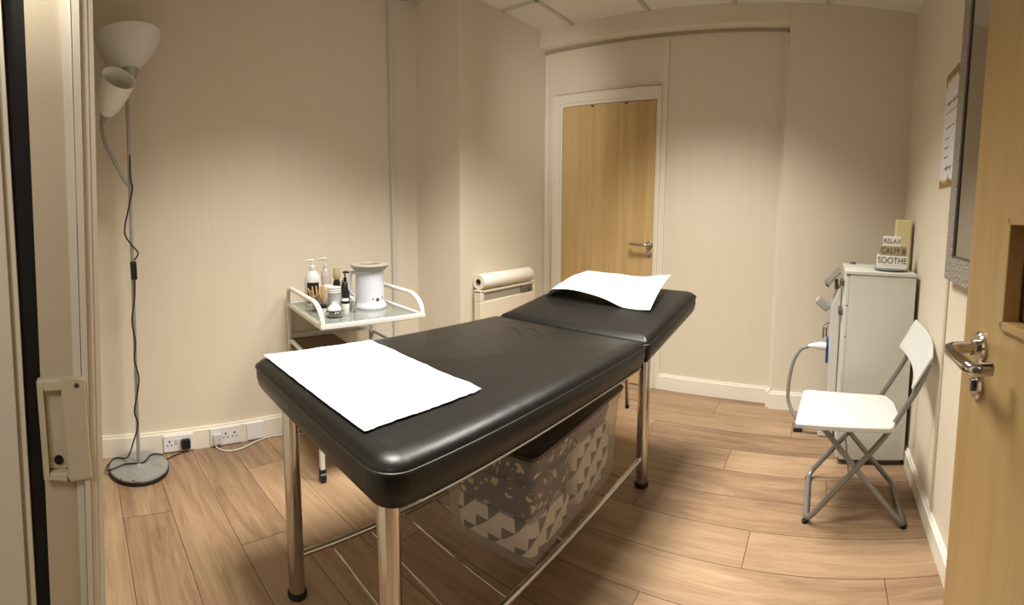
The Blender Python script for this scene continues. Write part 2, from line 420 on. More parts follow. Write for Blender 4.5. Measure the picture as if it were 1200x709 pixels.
# seam strip on right wall
mb = MB(); mb.box(XR - .006, XR, 1.762, 1.79, .08, ZC)
struct('trim_8', mb, mat('panel_joint_strip', 'c3b59c', .5), 'vertical joint strip on the right wall')
# skirtings
def skirt(name, pts, h, th, label, lip=True):
    mb = MB()
    for (a, b) in zip(pts, pts[1:]):
        a, b = Vector(a), Vector(b); d = (b - a).normalized(); n = Vector((-d.y, d.x))
        q = [a, b, b + n * th, a + n * th]; q2 = [a, b, b + n * (th * .55), a + n * (th * .55)]
        mb.prism([tuple(v) for v in q], 0, h - .012); mb.prism([tuple(v) for v in q2], h - .012, h)
    return struct(name, mb, M['base'], label)
skirt('baseboard_left', [(xl(2.), 2.04), (xl(1.05), 1.05), (xl(YF), YF)], .112, .022, 'white skirting trunking along the left wall')
skirt('baseboard_back', [(-.284, YB), (-1.085, YB)], .108, .016, 'white skirting under the back partition')
skirt('baseboard_back_pier', [(XR, YP), (-.284 - .012, YP), (-.284 - .012, YB - .02)], .112, .022, 'white skirting around the back pier')
skirt('baseboard_right', [(XR, YF), (XR, YP)], .09, .018, 'white skirting along the right wall')
skirt('baseboard_heater', [(XC, YB), (XC, YPI)], .1, .018, 'white skirting under the wall heater')

# ---- far door
DX1, DX2, DZ = -1.876, -1.143, 2.015
mb = MB(); yb = YB - .03
mb.box(-1.955, DX1 - .018, yb, YB, 0, 2.1, .003); mb.box(DX2 + .012, -1.108, yb, YB, 0, 2.1, .003); mb.box(DX1 - .018, DX2 + .012, yb, YB, DZ + .02, 2.1, .003)
mb.box(DX1 - .018, DX1, yb + .012, YB, 0, DZ + .02); mb.box(DX2, DX2 + .012, yb + .012, YB, 0, DZ + .02); mb.box(DX1, DX2, yb + .012, YB, DZ, DZ + .02)
struct('trim_9', mb, M['trim'], 'cream architrave around the far beech door')
mb = MB(); mb.box(DX1 + .003, DX2 - .003, YB - .012, YB + .03, .008, DZ - .004, .002)
d1 = struct('door_1', mb, M['beech'], 'closed plain beech door in the far wall')
mb = MB(); hx, hz = -1.172, 1.02
mb.lathe([(0, 0), (.026, 0), (.026, .008), (.02, .011), (0, .011)], mtx=Matrix.Rotation(PI / 2, 4, 'X'), off=(hx, YB - .012, hz))
mb.tube(fillet([(hx, YB - .02, hz), (hx, YB - .065, hz), (hx - .12, YB - .065, hz + .003), (hx - .125, YB - .045, hz + .003)], .018), .0095, 12)
mb.build('door_handle', M['satin'], d1, 40)
mb = MB(); mb.lathe([(0, 0), (.024, 0), (.024, .007), (.01, .009), (.008, .02), (0, .02)], mtx=Matrix.Rotation(PI / 2, 4, 'X'), off=(hx, YB - .012, hz - .062))
mb.build('lock_cylinder', M['satin'], d1, 40)
for x in (-1.63, -1.37):
    mb = MB(); mb.box(x - .009, x + .009, YB - .022, YB - .012, DZ - .02, DZ - .006, .002); mb.build('door_clip', M['cab_dark'], d1)

# ---- doorway the photographer stands in: left jamb
XJ = -.5
def jamb_strip(mb, y00, y01, y10, y11, x_front, x_back=-.56):
    """strip on the jamb; y at z=1.0 (y00..y01) and at z=2.0 (y10..y11)"""
    def yy(a, b, z): return a + (b - a) * (z - .81) / .66
    p = []
    for z in (0, 2.1):
        for x in (x_back, x_front):
            p += [(x, yy(y00, y10, z), z), (x, yy(y01, y11, z), z)]
    mb.quads(p, [(0, 1, 3, 2), (4, 6, 7, 5), (0, 4, 5, 1), (2, 3, 7, 6), (0, 2, 6, 4), (1, 5, 7, 3)])
mb = MB(); mb.box(-.56, -.505, -.16, -.002, 0, 2.1)
struct('trim_10', mb, M['jamb'], 'cream door jamb lining at the left edge')
mb = MB(); jamb_strip(mb, -.060, -.026, -.0385, -.001, -.499)
struct('trim_11', mb, M['jamb'], 'flat cream face of the near door jamb')
mb = MB(); jamb_strip(mb, -.0755, -.060, -.062, -.0385, -.503)
struct('trim_12', mb, M['seal'], 'black weather seal strip down the near door jamb')
mb = MB(); jamb_strip(mb, -.0805, -.0755, -.066, -.062, -.497); jamb_strip(mb, -.14, -.0855, -.14, -.072, -.4985)
struct('trim_13', mb, M['jamb_light'], 'pale outer door stop at the extreme left')
mb = MB()
jamb_strip(mb, -.026, -.019, -.001, .009, -.495); jamb_strip(mb, -.0185, -.0125, .010, .018, -.490); jamb_strip(mb, -.012, -.006, .0185, .026, -.497); jamb_strip(mb, -.006, .001, .026, .032, -.499)
struct('trim_14', mb, M['jamb_light'], 'stepped edge mouldings of the near jamb, coloured pale as if lit')
st = empty('strike_plate', (-.499, -.025, 1.02)); tag(st, 'cream plastic strike box with slotted opening on the near left door jamb', 'strike plate')
mb = MB()   # rounded body with a slot
for y0, y1, z0, z1 in ((-.030, -.0235, -.055, .055), (-.003, .021, -.055, .055), (-.0235, -.003, .043, .055), (-.0235, -.003, -.055, -.047)):
    mb.box(0, .013, y0, y1, z0, z1)
mb.box(0, .004, -.0235, -.003, -.047, .043)
b_ = mb.build('housing', M['cream_plastic'], st)
bvm = b_.modifiers.new('b', 'BEVEL'); bvm.width = .0018; bvm.segments = 2
mb = MB(); mb.lathe([(0, 0), (.005, 0), (.005, .002), (0, .0025)], 16, Matrix.Rotation(PI / 2, 4, 'Y'), (.004, -.013, -.036)); mb.build('screw', M['hole'], st)
mb = MB(); mb.lathe([(0, 0), (.0025, 0), (.0025, .001), (0, .0012)], 12, Matrix.Rotation(PI / 2, 4, 'Y'), (.013, .012, .048)); mb.build('screw', M['cab_dark'], st)
mb = MB(); mb.box(-.56, .415, -.13, YF + .004, 2.04, 2.1); struct('trim_15', mb, M['jamb_light'], 'head of the near door frame')
mb = MB(); mb.box(.372, .415, -.13, YF + .004, 0, 2.04); struct('trim_16', mb, M['jamb_light'], 'hinge-side jamb of the near doorway')

# ---- near open door leaf on the right
th = math.atan2(.094, .835)      # leaf swings almost flat against the right wall
rt = empty('door_2', (.360, .003, 0), th); rt['kind'] = 'structure'; rt['label'] = 'open beech door with vision panel in the right foreground'
LW = .835   # along local +y ; visible face is local x = 0, thickness to +x
mb = MB(); py0, py1, pz0, pz1 = .52, .69, 1.085, 1.262
for y0, y1, z0, z1 in ((0, py0, .01, 2.03), (py1, LW, .01, 2.03), (py0, py1, .01, pz0), (py0, py1, pz1, 2.03)):
    mb.box(0, .044, y0, y1, z0, z1)
mb.build('leaf', M['beech_pale'], rt)
mb = MB()
for y0, y1, z0, z1 in ((py0, py1, pz0 - .002, pz0 + .012), (py0, py1, pz1 - .012, pz1 + .002), (py1 - .012, py1 + .003, pz0, pz1), (py0 - .003, py0 + .012, pz0, pz1)):
    mb.box(-.008, .022, y0, y1, z0, z1, .002)
mb.build('panel_bead', M['beech_pale'], rt)
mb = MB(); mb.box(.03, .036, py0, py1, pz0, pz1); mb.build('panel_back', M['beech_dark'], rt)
hy, hz = .762, 1.035
RX = Matrix.Rotation(-PI / 2, 4, 'Y')
h = MB(); h.lathe([(0, 0), (.027, 0), (.027, .006), (.024, .009), (0, .009)], 40, RX, (0, hy, hz)); h.lathe([(.0135, .009), (.0135, .02), (.0105, .021)], 24, RX, (0, hy, hz))
rose = h.build('handle_rose', M['chrome'], rt, 35)
h = MB(); h.tube(fillet([(-.015, hy, hz), (-.066, hy, hz), (-.066, hy - .108, hz - .004), (-.034, hy - .112, hz - .004)], .024, 10), .0105, 20)
h.build('door_handle', M['chrome'], rt, 50)
h = MB(); h.lathe([(0, 0), (.0255, 0), (.0255, .006), (.022, .009), (.012, .009), (.012, .004), (0, .004)], 40, RX, (0, hy, hz - .066)); es = h.build('escutcheon', M['chrome'], rt, 35)
h = MB(); h.box(-.016, 0, hy - .006, hy + .006, hz - .077, hz - .056, .002); h.build('lock_cylinder', M['satin'], rt)

# ------------------------------------------------------------------ treatment couch
CO = empty('treatment_couch', (-1.057, .505, 0), math.radians(-4))
tag(CO, 'black vinyl two-section treatment couch on chrome legs with raised head end', 'couch')
Wc = .785; ZT = .768; HL = 1.105
prof = [(.018, .664), (.006, .684), (0, .71), (0, .742), (.004, .75), (.012, .758), (.028, .765), (.05, ZT)]
mb = MB(); mb.slab(.80, .745, HL, (.065, .018), prof, 9)
for (a, b_, c_, w_, h_) in ((-.10, .93, .16, .007, .0028), (-.03, .965, .14, .006, .0024), (.03, .90, .10, .006, .002)):
    mb.tube([(a + c_ * (k / 8 - .5), b_ + .012 * math.sin(k * .6) - .05 * (k / 8 - .5), ZT - w_ + h_ * math.sin(PI * k / 8)) for k in range(9)], w_, 12)
seatp = mb.build('main_cushion', M['vinyl'], CO, 50)
mb = MB(); mb.tube(mb.ringpts(.80, .745, HL, (.065, .018), .743, -.001, 9), .0035, 8, True); mb.build('piping', M['vinyl_pipe'], seatp, 60)
mb = MB(); mb.slab(.62, .60, HL - .12, .05, [(0, .65), (0, .666)], 5); bb_ = mb.build('base_board', M['board'], CO, 40, loc=(0, .08, 0))
mb = MB(); mb.tube([(.381, .10, .661), (.356, HL - .02, .661)], .004, 8); mb.build('edge_strip', M['satin'], bb_, loc=(0, -.08, 0))
HM = Matrix.Translation((0, HL + .008, ZT)) @ Matrix.Rotation(math.radians(10.2), 4, 'X')
hp = [(a, z - ZT) for a, z in prof]
mb = MB(); mb.slab(.745, .715, .60, (.018, .055), hp, 9)
hcu = mb.build('head_cushion', M['vinyl'], CO, 50, mtx=HM)
mb = MB(); mb.tube(mb.ringpts(.745, .715, .60, (.018, .055), .743 - ZT, -.001, 9), .0035, 8, True); mb.build('piping', M['vinyl_pipe'], hcu, 60, mtx=HM)
mb = MB(); mb.slab(.66, .62, .54, .05, [(0, -.128), (0, -.113)], 5)
mb.build('base_board', M['board'], CO, 40, mtx=HM @ Matrix.Translation((0, .03, 0)))
# legs
legs = [(-.245, .072), (.285, .085), (.225, 1.405), (-.255, 1.405)]
for lx, ly in legs:
    mb = MB(); mb.cyl((lx, ly, .014), (lx, ly, .645), .0262, seg=32); lg = mb.build('leg', M['chrome'], CO, 40)
    mb = MB(); mb.lathe([(0, 0), (.030, 0), (.0315, .006), (.0315, .012), (.0275, .02), (0, .02)], 32, off=(lx, ly, 0)); mb.build('foot_cap', M['rubber'], lg, 40)
mb = MB(); 
for (a, b) in ((0, 3), (1, 2), (0, 1), (3, 2)):
    A, B = legs[a], legs[b]; mb.cyl((A[0], A[1], .628), (B[0], B[1], .628), .014, seg=12)
mb.build('under_frame', M['chrome'], CO, 40)
RZ = .135
for (a, b) in ((0, 3), (1, 2)):
    A, B = legs[a], legs[b]; mb = MB(); mb.cyl((A[0], A[1], RZ), (B[0], B[1], RZ), .0112, seg=16); mb.build('side_rail', M['chrome'], CO, 40)
for k in range(8):
    y = .2 + .146 * k; t = (y - .08) / 1.33
    xa = -.245 + t * -.01; xb = .285 - t * .06
    mb = MB(); mb.cyl((xa, y, RZ - .006), (xb, y, RZ - .006), .0032, seg=8); mb.build('rack_wire', M['chrome'], CO, 40)
# support strut of the raised head section
mb = MB(); mb.tube([(.02, 1.60, .73), (.012, 1.66, .24)], .0095, 12); sp = mb.build('support_strut', M['satin'], CO, 40)
mb = MB(); mb.cyl((.012, 1.66, .225), (.012, 1.66, .243), .0105, seg=12); mb.build('strut_cap', M['black'], sp, 40)
mb = MB(); mb.extrude([(1.13, .63), (1.60, .735), (1.60, .715), (1.30, .63)], 0, .225, .235); mb.build('hinge_bracket', M['board'], CO)

# paper sheet on the foot end
def sheet(name, corners, n, m, hfun, ragged=.0, parent=None, thick=.0012, mtx=None):
    """corners: bilinear (x, y) quad order 00,10,11,01 ; hfun(u,v)->z"""
    mb = MB(); g = []
    c00, c10, c11, c01 = [Vector(c) for c in corners]
    for j in range(n + 1):
        row = []
        for i in range(n + 1):
            u, v = i / n, j / n
            if ragged:
                rg = ragged * (noise.noise((u * 9, v * 9, 3.3)) + .6 * noise.noise((u * 27, v * 27, 8.1)))
                if i == 0: u -= rg * .3
                if i == n: u += rg
                if j == n: v += rg
                if j == 0: v -= rg * .3
            p = c00 * (1 - u) * (1 - v) + c10 * u * (1 - v) + c11 * u * v + c01 * (1 - u) * v
            row.append(mb.bm.verts.new((p.x, p.y, hfun(u, v))))
        g.append(row)
    for j in range(n):
        for i in range(n): mb.bm.faces.new((g[j][i], g[j][i + 1], g[j + 1][i + 1], g[j + 1][i]))
    o = mb.build(name, m, parent, 80, mtx=mtx)
    s = o.modifiers.new('s', 'SOLIDIFY'); s.thickness = thick; s.offset = 1
    return o
CW = Matrix.Translation((-1.057, .505, 0)) @ Matrix.Rotation(math.radians(-4), 4, 'Z')
def foot_h(u, v):
    return ZT + .0025 + .0022 * (1 + noise.noise((u * 5, v * 5, 1))) + .001 * noise.noise((u * 16, v * 16, 4))
o = sheet('paper_sheet', [(-.372, .035), (.262, .045), (.248, .402), (-.345, .43)], 48, M['tissue'], foot_h, .012, mtx=CW)
tag(o, 'white paper sheet lying flat across the foot end of the couch', 'paper sheet')
# paper sheet over the head cushion, front edge curling up
def head_h(u, v):
    # u: left->right, v: near->far, height over the cushion plane
    z = .012 + .034 * v
    z += .040 * math.exp(-((u - .30) / .40) ** 2) * (1 - v) ** 1.2
    z += .016 * math.sin(PI * v)
    z -= .020 * math.exp(-((u - .80) / .16) ** 2) * (1 - v) ** 1.5
    z += .022 * max(0, (u - .75) / .25) * v
    z += .004 * noise.noise((u * 4, v * 4, 7))
    if u < .09: z = z * (u / .09) + .003
    return max(z, .003)
HW = CW @ HM
def hw(lx, ly): return (lx, (ly - HL - .008) / math.cos(math.radians(10.2)))
o = sheet('paper_sheet', [hw(-.318, 1.395), hw(.262, 1.365), hw(.222, 1.69), hw(-.315, 1.70)], 40, M['tissue'], head_h, .0, mtx=HW)
tag(o, 'curled white paper sheet draped on the raised head end of the couch', 'paper sheet')

# ------------------------------------------------------------------ storage box under the couch
BX = empty('storage_box', (-.768, 1.088, RZ - .001), math.radians(2))
tag(BX, 'clear plastic storage box with dark lid, packed with printed cloths, under the couch', 'storage box')
# local: x from -.315 to 0, y 0..0.52
bw, bl, bh = .335, .625, .372
def tbox(mb, z0, z1, g0, g1, r=.03):
    pass
mb = MB()
def rr_ring(x0, x1, y0, y1, r, z, n=5):
    out = []
    for cx, cy, a0 in ((x1 - r, y0 + r, -PI / 2), (x1 - r, y1 - r, 0), (x0 + r, y1 - r, PI / 2), (x0 + r, y0 + r, PI)):
        for k in range(n + 1):
            a = a0 + PI / 2 * k / n; out.append((cx + r * math.cos(a), cy + r * math.sin(a), z))
    return out
def loft(mb, rings, cap0=True, cap1=True):
    R = [[mb.bm.verts.new(p) for p in r] for r in rings]; n = len(R[0])
    for a, b in zip(R, R[1:]):
        for k in range(n): mb.bm.faces.new((a[k], a[(k + 1) % n], b[(k + 1) % n], b[k]))
    if cap0: mb.bm.faces.new(R[0][::-1])
    if cap1: mb.bm.faces.new(R[-1])
    return mb
def shell(z, g, r=.03): return rr_ring(-bw - g, g, -g, bl + g, r, z)
loft(mb, [shell(.0, -.006, .025), shell(.012, 0), shell(.342, .018), shell(.347, .026), shell(bh, .027)], True, False)
mb.build('tub', M['boxplastic'], BX, 50)
mb = MB(); loft(mb, [shell(bh - .002, .030), shell(bh + .012, .032), shell(bh + .017, .026), shell(bh + .014, .0), ]); mb.build('lid', M['lid'], BX, 40)
def lump(mb, x0, x1, y0, y1, z0, z1, seed, amp=.014, r=.03):
    R = []
    N = 9
    for k in range(N + 1):
        t = k / N; z = z0 + (z1 - z0) * t; ins = .010 * (1 - math.sin(PI * min(max(t, .08), .92)))
        ring = rr_ring(x0 + ins, x1 - ins, y0 + ins, y1 - ins, r, z, 8)
        R.append([(p[0] + amp * noise.noise((p[0] * 9 + seed, p[1] * 9, z * 25)), p[1] + amp * noise.noise((p[0] * 9, p[1] * 9 + seed, z * 25)), p[2] + amp * 1.2 * noise.noise((p[0] * 7, p[1] * 7, seed + z))) for p in ring])
    loft(mb, R)
b0 = (-bw + .006, -.006, .006, bl - .006)
def cloth(z0, z1, seed, m, label, x0=b0[0], x1=b0[1], y0=b0[2], y1=b0[3], amp=.012):
    mb = MB(); lump(mb, x0 + .008, x1 - .008, y0 + .008, y1 - .008, z0, z1, seed, amp)
    o = mb.build('folded_cloth', m, None, 60); o.location = BX.location; o.rotation_euler = BX.rotation_euler
    tag(o, label, 'cloth'); return o
cloth(.016, .125, 2.2, M['tri'], 'white cloth with grey triangle print at the bottom front of the clear box', y1=.30)
cloth(.016, .25, 3.7, M['tri'], 'white and grey printed cloth bulging at the back right of the clear box', y0=.315)
cloth(.143, .245, 5.1, M['cloth'], 'dark cloth with beige floral print in the middle of the clear box', y1=.30)
cloth(.265, .352, 8.3, M['cloth'], 'dark patterned cloth at the top front of the clear box', y1=.34)
cloth(.268, .35, 9.9, M['mauve'], 'mauve cloth at the top back of the clear box', y0=.365)

# ------------------------------------------------------------------ floor lamp
lx0, ly0 = -2.250, .215
FL = empty('floor_lamp', (lx0, ly0, 0)); tag(FL, 'silver uplighter floor lamp with second reading shade in the left corner', 'floor lamp')
mb = MB(); mb.lathe([(0, .0), (.146, .0), (.148, .004), (.148, .016), (.142, .019), (0, .019)], 56); mb.build('base_rim', M['black'], FL, 40)
mb = MB(); mb.lathe([(.1, .0195), (.145, .0195), (.146, .024), (.142, .03), (.06, .037), (.02, .042), (.014, .05), (0, .05)], 56); mb.build('base', M['silver_base'], FL, 50)
top = Vector((.005, .062, 1.93))
mb = MB(); mb.tube([(0, 0, .04), top * .5 + Vector((0, 0, .02)), top], .0085, 16); mb.build('pole', M['silver_paint'], FL, 50)
cB = Vector((.01, .075, 1.955))
mb = MB(); mb.lathe([(.012, -.06), (.035, -.03), (.045, .012), (.0, .014)], 32, off=cB); mb.build('shade_cup', M['silver_paint'], FL, 50)
mb = MB(); mb.lathe([(a * 1.05, z) for a, z in [(0, .005), (.046, .012), (.085, .045), (.12, .09), (.142, .135), (.15, .165), (.146, .166), (.137, .135), (.114, .092), (.08, .05), (.04, .018), (0, .012)]], 56, off=cB)
mb.build('lamp_shade', M['shade'], FL, 60)
# flexible reading arm
arm = smooth_path([(.002, .048, 1.41), (.0, .015, 1.46), (.0, -.026, 1.55), (.0, -.062, 1.64), (.003, -.070, 1.735)], 8)
mb = MB(); mb.tube(arm, .009, 12); mb.build('flexible_arm', M['silver_paint'], FL, 60)
rd = Vector((.74, .30, .60)).normalized(); Rm = rd.to_track_quat('Z', 'Y').to_matrix().to_4x4()
rp = Vector((.006, -.066, 1.725))
mb = MB(); mb.lathe([(.010, 0), (.014, .01), (.03, .06), (.034, .068), (0, .068)], 32, Rm, rp); mb.build('shade_cup', M['silver_paint'], FL, 50)
mb = MB(); mb.lathe([(a * 1.12, .06 + (z - .06) * 1.1) for a, z in [(0, .060), (.034, .062), (.046, .09), (.057, .135), (.064, .185), (.067, .225), (.0685, .229), (.062, .226), (.058, .185), (.051, .135), (.039, .09), (0, .075)]], 48, Rm, rp)
mb.build('reading_shade', M['shade2'], FL, 60)
cord = [(.035, .05, 1.56), (.022, .048, 1.46), (.022, .054, 1.40), (.022, .029, 1.308), (.022, .004, 1.198), (.022, .031, 1.138), (.022, .061, 1.094), (.022, .042, 1.06)]
mb = MB(); mb.tube(smooth_path(cord), .0038, 8)
mb.build('power_cord', M['black'], FL, 60)
mb = MB(); mb.box(.008, .034, .02, .05, .965, 1.055, .006); mb.build('foot_switch', M['black'], FL, 40)
cord = [(.022, .038, .97), (.022, .030, .87), (.022, .011, .766), (.022, .021, .658), (.022, .011, .573), (.022, .026, .486), (.022, .018, .422), (.022, -.006, .315), (.022, .007, .249), (.022, -.020, .164), (.0, -.043, .09), (-.05, -.06, .046), (-.085, -.11, .035), (-.05, -.155, .012), (.02, -.148, .03), (.0, -.07, .042), (.012, .02, .047), (-.06, .07, .042), (-.07, .12, .034), (-.068, .15, .004), (-.09, .19, .004), (-.1, .235, .01)]
mb = MB(); mb.tube(smooth_path(cord), .0038, 8); mb.build('power_cord', M['black'], FL, 60)
mb = MB(); xx = xl(.48) + .022 + .012 - lx0
mb.box(xx, xx + .028, .240, .288, .022, .075, .007); mb.build('plug', M['black'], FL, 40)

# ------------------------------------------------------------------ sockets on the trunking
def on_wall(name, y, z, label, cat, group=None):
    o = empty(name, (xl(y) + .022, y, z), math.atan(-.07)); tag(o, label, cat, group); return o
def socket_face(t, y0, y1, h, holes, sw, thick=.010):
    mb = MB(); mb.box(0, thick, y0, y1, -h / 2, h / 2, .003); mb.build('face_plate', M['socket'], t)
    for hy in holes:
        mb = MB(); mb.box(thick - .001, thick + .0008, hy - .004, hy + .004, .008, .018); mb.box(thick - .001, thick + .0008, hy - .015, hy - .007, -.010, -.005); mb.box(thick - .001, thick + .0008, hy + .007, hy + .015, -.010, -.005)
        mb.build('pin_holes', M['hole'], t)
    for sy in sw:
        mb = MB(); mb.box(thick, thick + .004, sy - .008, sy + .008, .0, .024, .0015); mb.build('rocker_switch', M['white'], t)
t = on_wall('wall_socket', .445, .05, 'white double wall socket holding the black plug, nearest the lamp', 'socket')
socket_face(t, -.08, .08, .09, (-.048,), (-.012, .012))
t = on_wall('wall_socket', .70, .054, 'white double wall socket with white cable plugged in, between two trunking joints', 'socket')
socket_face(t, -.085, .085, .10, (.0, .048), ())
mb = MB(); mb.box(.010, .026, -.072, -.028, -.038, .022, .005); mb.build('transformer_plug', M['white'], t)
t = on_wall('wall_socket', .865, .054, 'blank white square socket plate, farthest from the lamp', 'socket')
mb = MB(); mb.box(0, .010, -.048, .048, -.048, .048, .003); mb.build('face_plate', M['socket'], t)
mb = MB(); mb.tube(smooth_path([(-2.365, .645, .025), (-2.345, .642, .006), (-2.29, .68, .005), (-2.285, .76, .005), (-2.33, .88, .005), (-2.335, .98, .005), (-2.25, 1.2, .005), (-2.22, 1.45, .005)]), .0042, 8)
o = mb.build('power_cable', M['white'], None, 60); tag(o, 'white power cable trailing on the floor from the socket toward the trolley', 'cable')

# ------------------------------------------------------------------ trolley
TA = math.atan2(.98, .196)
TR = empty('beauty_trolley', (-1.745, .97, 0), TA); tag(TR, 'white tubular trolley with grey glass shelves on castors beside the left wall', 'trolley')
tw, td, tz = .49, .60, .755
def shelf(z, part):
    mb = MB(); r = .011
    mb.box(-r, tw + r, -r, r, z - .02, z, .003); mb.box(-r, tw + r, td - r, td + r, z - .02, z, .003)
    mb.box(-r, r, 0, td, z - .02, z, .003); mb.box(tw - r, tw + r, 0, td, z - .02, z, .003)
    fr = mb.build(part + '_frame', M['white_paint'], TR)
    mb = MB(); mb.box(r, tw - r, r, td - r, z - .012, z - .004); mb.build('glass_panel', M['glass_grey'], fr)
    for x in (0, tw):
        mb = MB(); arc = [(x, td, z - .03)] + [(x, td - .06 + .06 * math.cos(a * PI / 16), z + .025 + .06 * math.sin(a * PI / 16)) for a in range(9)] + [(x, .13 - .13 * math.sin(a * PI / 20), z + .085 * math.cos(a * PI / 20)) for a in range(11)] + [(x, 0, z - .018)]
        mb.tube(arc, .0115, 14)
        mb.build('side_handle', M['white_paint'], fr, 50)
shelf(tz, 'top_shelf'); shelf(.46, 'lower_shelf')
for x in (0, tw):
    mb = MB(); mb.box(x - .011, x + .011, td - .011, td + .011, .07, tz - .02, .002); mb.build('post', M['white_paint'], TR)
    mb = MB(); mb.box(x - .011, x + .011, .064, .086, .06, .45, .002); mb.build('front_leg', M['white_paint'], TR)
mb = MB(); mb.box(0, tw, td - .011, td + .011, .55, .57); mb.build('cross_bar', M['white_paint'], TR)
for x in (0, tw):
    for y in (.075, td):
        mb = MB(); mb.cyl((x - .012, y, .023), (x + .012, y, .023), .023, seg=24); w = mb.build('castor', M['black'], TR, 40)
        mb = MB(); mb.box(x - .016, x + .016, y - .012, y + .012, .035, .062, .004); mb.build('castor_fork', M['black'], w)
def tl(x, y): # trolley local -> world
    c, s = math.cos(TA), math.sin(TA); return (-1.745 + x * c - y * s, .97 + x * s + y * c)
bsk = empty('wicker_basket', (-2.165, 1.18, .461), TA); tag(bsk, 'dark brown woven basket tray on the lower trolley shelf', 'basket')
mb = MB(); loft(mb, [rr_ring(-.11, .11, -.12, .12, .02, 0), rr_ring(-.12, .12, -.13, .13, .02, .08), rr_ring(-.125, .125, -.135, .135, .02, .085)]); mb.build('body', M['basket'], bsk, 40)
mb = MB(); mb.tube(rr_ring(-.125, .125, -.135, .135, .02, .085), .006, 8, True); mb.build('rim', M['basket'], bsk, 40)

# items on the trolley (top of glass at z = .751)
TZ = tz - .0035
def item(name, x, y, label, cat, rz=0, group=None):
    o = empty(name, (x, y, TZ), rz); tag(o, label, cat, group); return o
def pump(t, h, r, m_b, m_p, neck=None, ang=2.6):
    mb = MB(); mb.lathe([(0, 0), (r * .95, 0), (r, .006), (r, h * .72), (r * .9, h * .84), (r * .5, h * .95), (r * .32, h), (0, h)], 32); b = mb.build('bottle_body', m_b, t, 50)
    mb = MB(); mb.lathe([(r * .42, 0), (r * .42, .018), (r * .18, .021), (r * .16, .045), (0, .045)], 24, off=(0, 0, h)); mb.build('pump_collar', m_p, t, 40)
    mb = MB(); c, s = math.cos(ang), math.sin(ang)
    mb.tube([(-.010 * c, -.010 * s, h + .048), (.004 * c, .004 * s, h + .05), (.034 * c, .034 * s, h + .048), (.040 * c, .040 * s, h + .040)], [.006, .0075, .0045, .003], 10); mb.build('pump_nozzle', m_p, t, 40)
    return b
def label_band(r, z0, z1, a0, a1, m, t, name='label'):
    mb = MB(); n = 10; p = []
    for z in (z0, z1):
        for k in range(n + 1):
            a = a0 + (a1 - a0) * k / n; p.append((r * math.cos(a), r * math.sin(a), z))
    mb.quads(p, [(k, k + 1, n + 2 + k, n + 1 + k) for k in range(n)]); return mb.build(name, m, t, 60)
fac = math.atan2(-1.15, 2.1)      # direction from the trolley toward the room / doorway
t = item('lotion_bottle', -2.175, 1.16, 'tall white pump lotion bottle with black label, tallest on the trolley', 'bottle')
pump(t, .195, .044, M['white'], M['white'], ang=fac - 1.5); label_band(.0445, .02, .13, fac - .75, fac + .75, M['labelb'], t)
mb = MB(); mb.box(-.0005, .0005, -.012, .012, .055, .062); mb.build('label_mark', M['white'], t, mtx=Matrix.Rotation(fac, 4, 'Z') @ Matrix.Translation((.0455, 0, 0)))
t = item('pump_bottle', -2.24, 1.275, 'pale pink translucent pump bottle behind the lidded jar', 'bottle'); pump(t, .19, .027, M['pink'], M['white'], ang=fac - 1.5)
t = item('oil_bottle', -2.225, 1.335, 'cream coloured bottle with dark neck standing at the back of the trolley', 'bottle')
mb = MB(); mb.lathe([(0, 0), (.019, 0), (.02, .005), (.02, .1), (.013, .12), (0, .12)], 24); mb.build('bottle_body', M['black'], t, 50)
mb = MB(); mb.lathe([(.013, .12), (.019, .13), (.02, .16), (.017, .185), (0, .187)], 24); mb.build('bottle_cap', M['cream'], t, 50)
t = item('lidded_jar', -2.12, 1.215, 'white round jar with flat lid behind the wooden spatulas', 'jar')
mb = MB(); mb.lathe([(0, 0), (.026, 0), (.027, .004), (.027, .085), (0, .085)], 28); mb.build('jar_body', M['white'], t, 40)
mb = MB(); mb.lathe([(.024, .085), (.029, .086), (.029, .108), (.026, .111), (0, .111)], 28); mb.build('jar_lid', mat('ivory_lid', 'e4dccb', .35), t, 40)
t = item('spatula_pot', -2.03, 1.105, 'clear pot of wooden waxing spatulas beside the left handle of the trolley', 'pot')
mb = MB(); mb.lathe([(0, 0), (.028, 0), (.03, .06), (.033, .085), (.0315, .085), (.0285, .06), (.0265, .004), (0, .004)], 28); mb.build('pot', M['clear'], t, 50)
for k in range(12):
    a = k * 2.4; r0 = .006 + .014 * ((k * 7) % 5) / 5; lean = .024 + .022 * random.random()
    x0, y0 = r0 * math.cos(a), r0 * math.sin(a); x1, y1 = x0 + lean * math.cos(a), y0 + lean * math.sin(a)
    o_ = empty('wooden_spatula', (t.location.x, t.location.y, TZ)); 
    bpy.data.objects.remove(o_)
    mb = MB(); h_ = .115 + .02 * random.random(); mb.tube([(x0, y0, .006), (x1, y1, h_ - .004), (x1 * 1.02, y1 * 1.02, h_)], [.005, .0068, .004], 8, flat=.35)
    sp_ = mb.build('wooden_spatula', M['spatula'], None, 50); sp_.location = t.location
    tag(sp_, 'flat wooden spatula standing in the clear pot on the trolley', 'spatula', 'wooden spatulas in the clear pot')
t = item('paper_cup', -2.02, 1.195, 'ribbed white paper cup stack in front of the lidded jar', 'cup')
mb = MB()
for k in range(3): z = .011 * k; mb.lathe([(0, .0 + z), (.025, .0 + z), (.035, .09 + z), (.037, .092 + z), (.035, .094 + z), (.034, .091 + z), (.024, .006 + z), (0, .006 + z)], 28)
mb.build('cups', mat('white_card', 'e6e5e2', .6), t, 40)
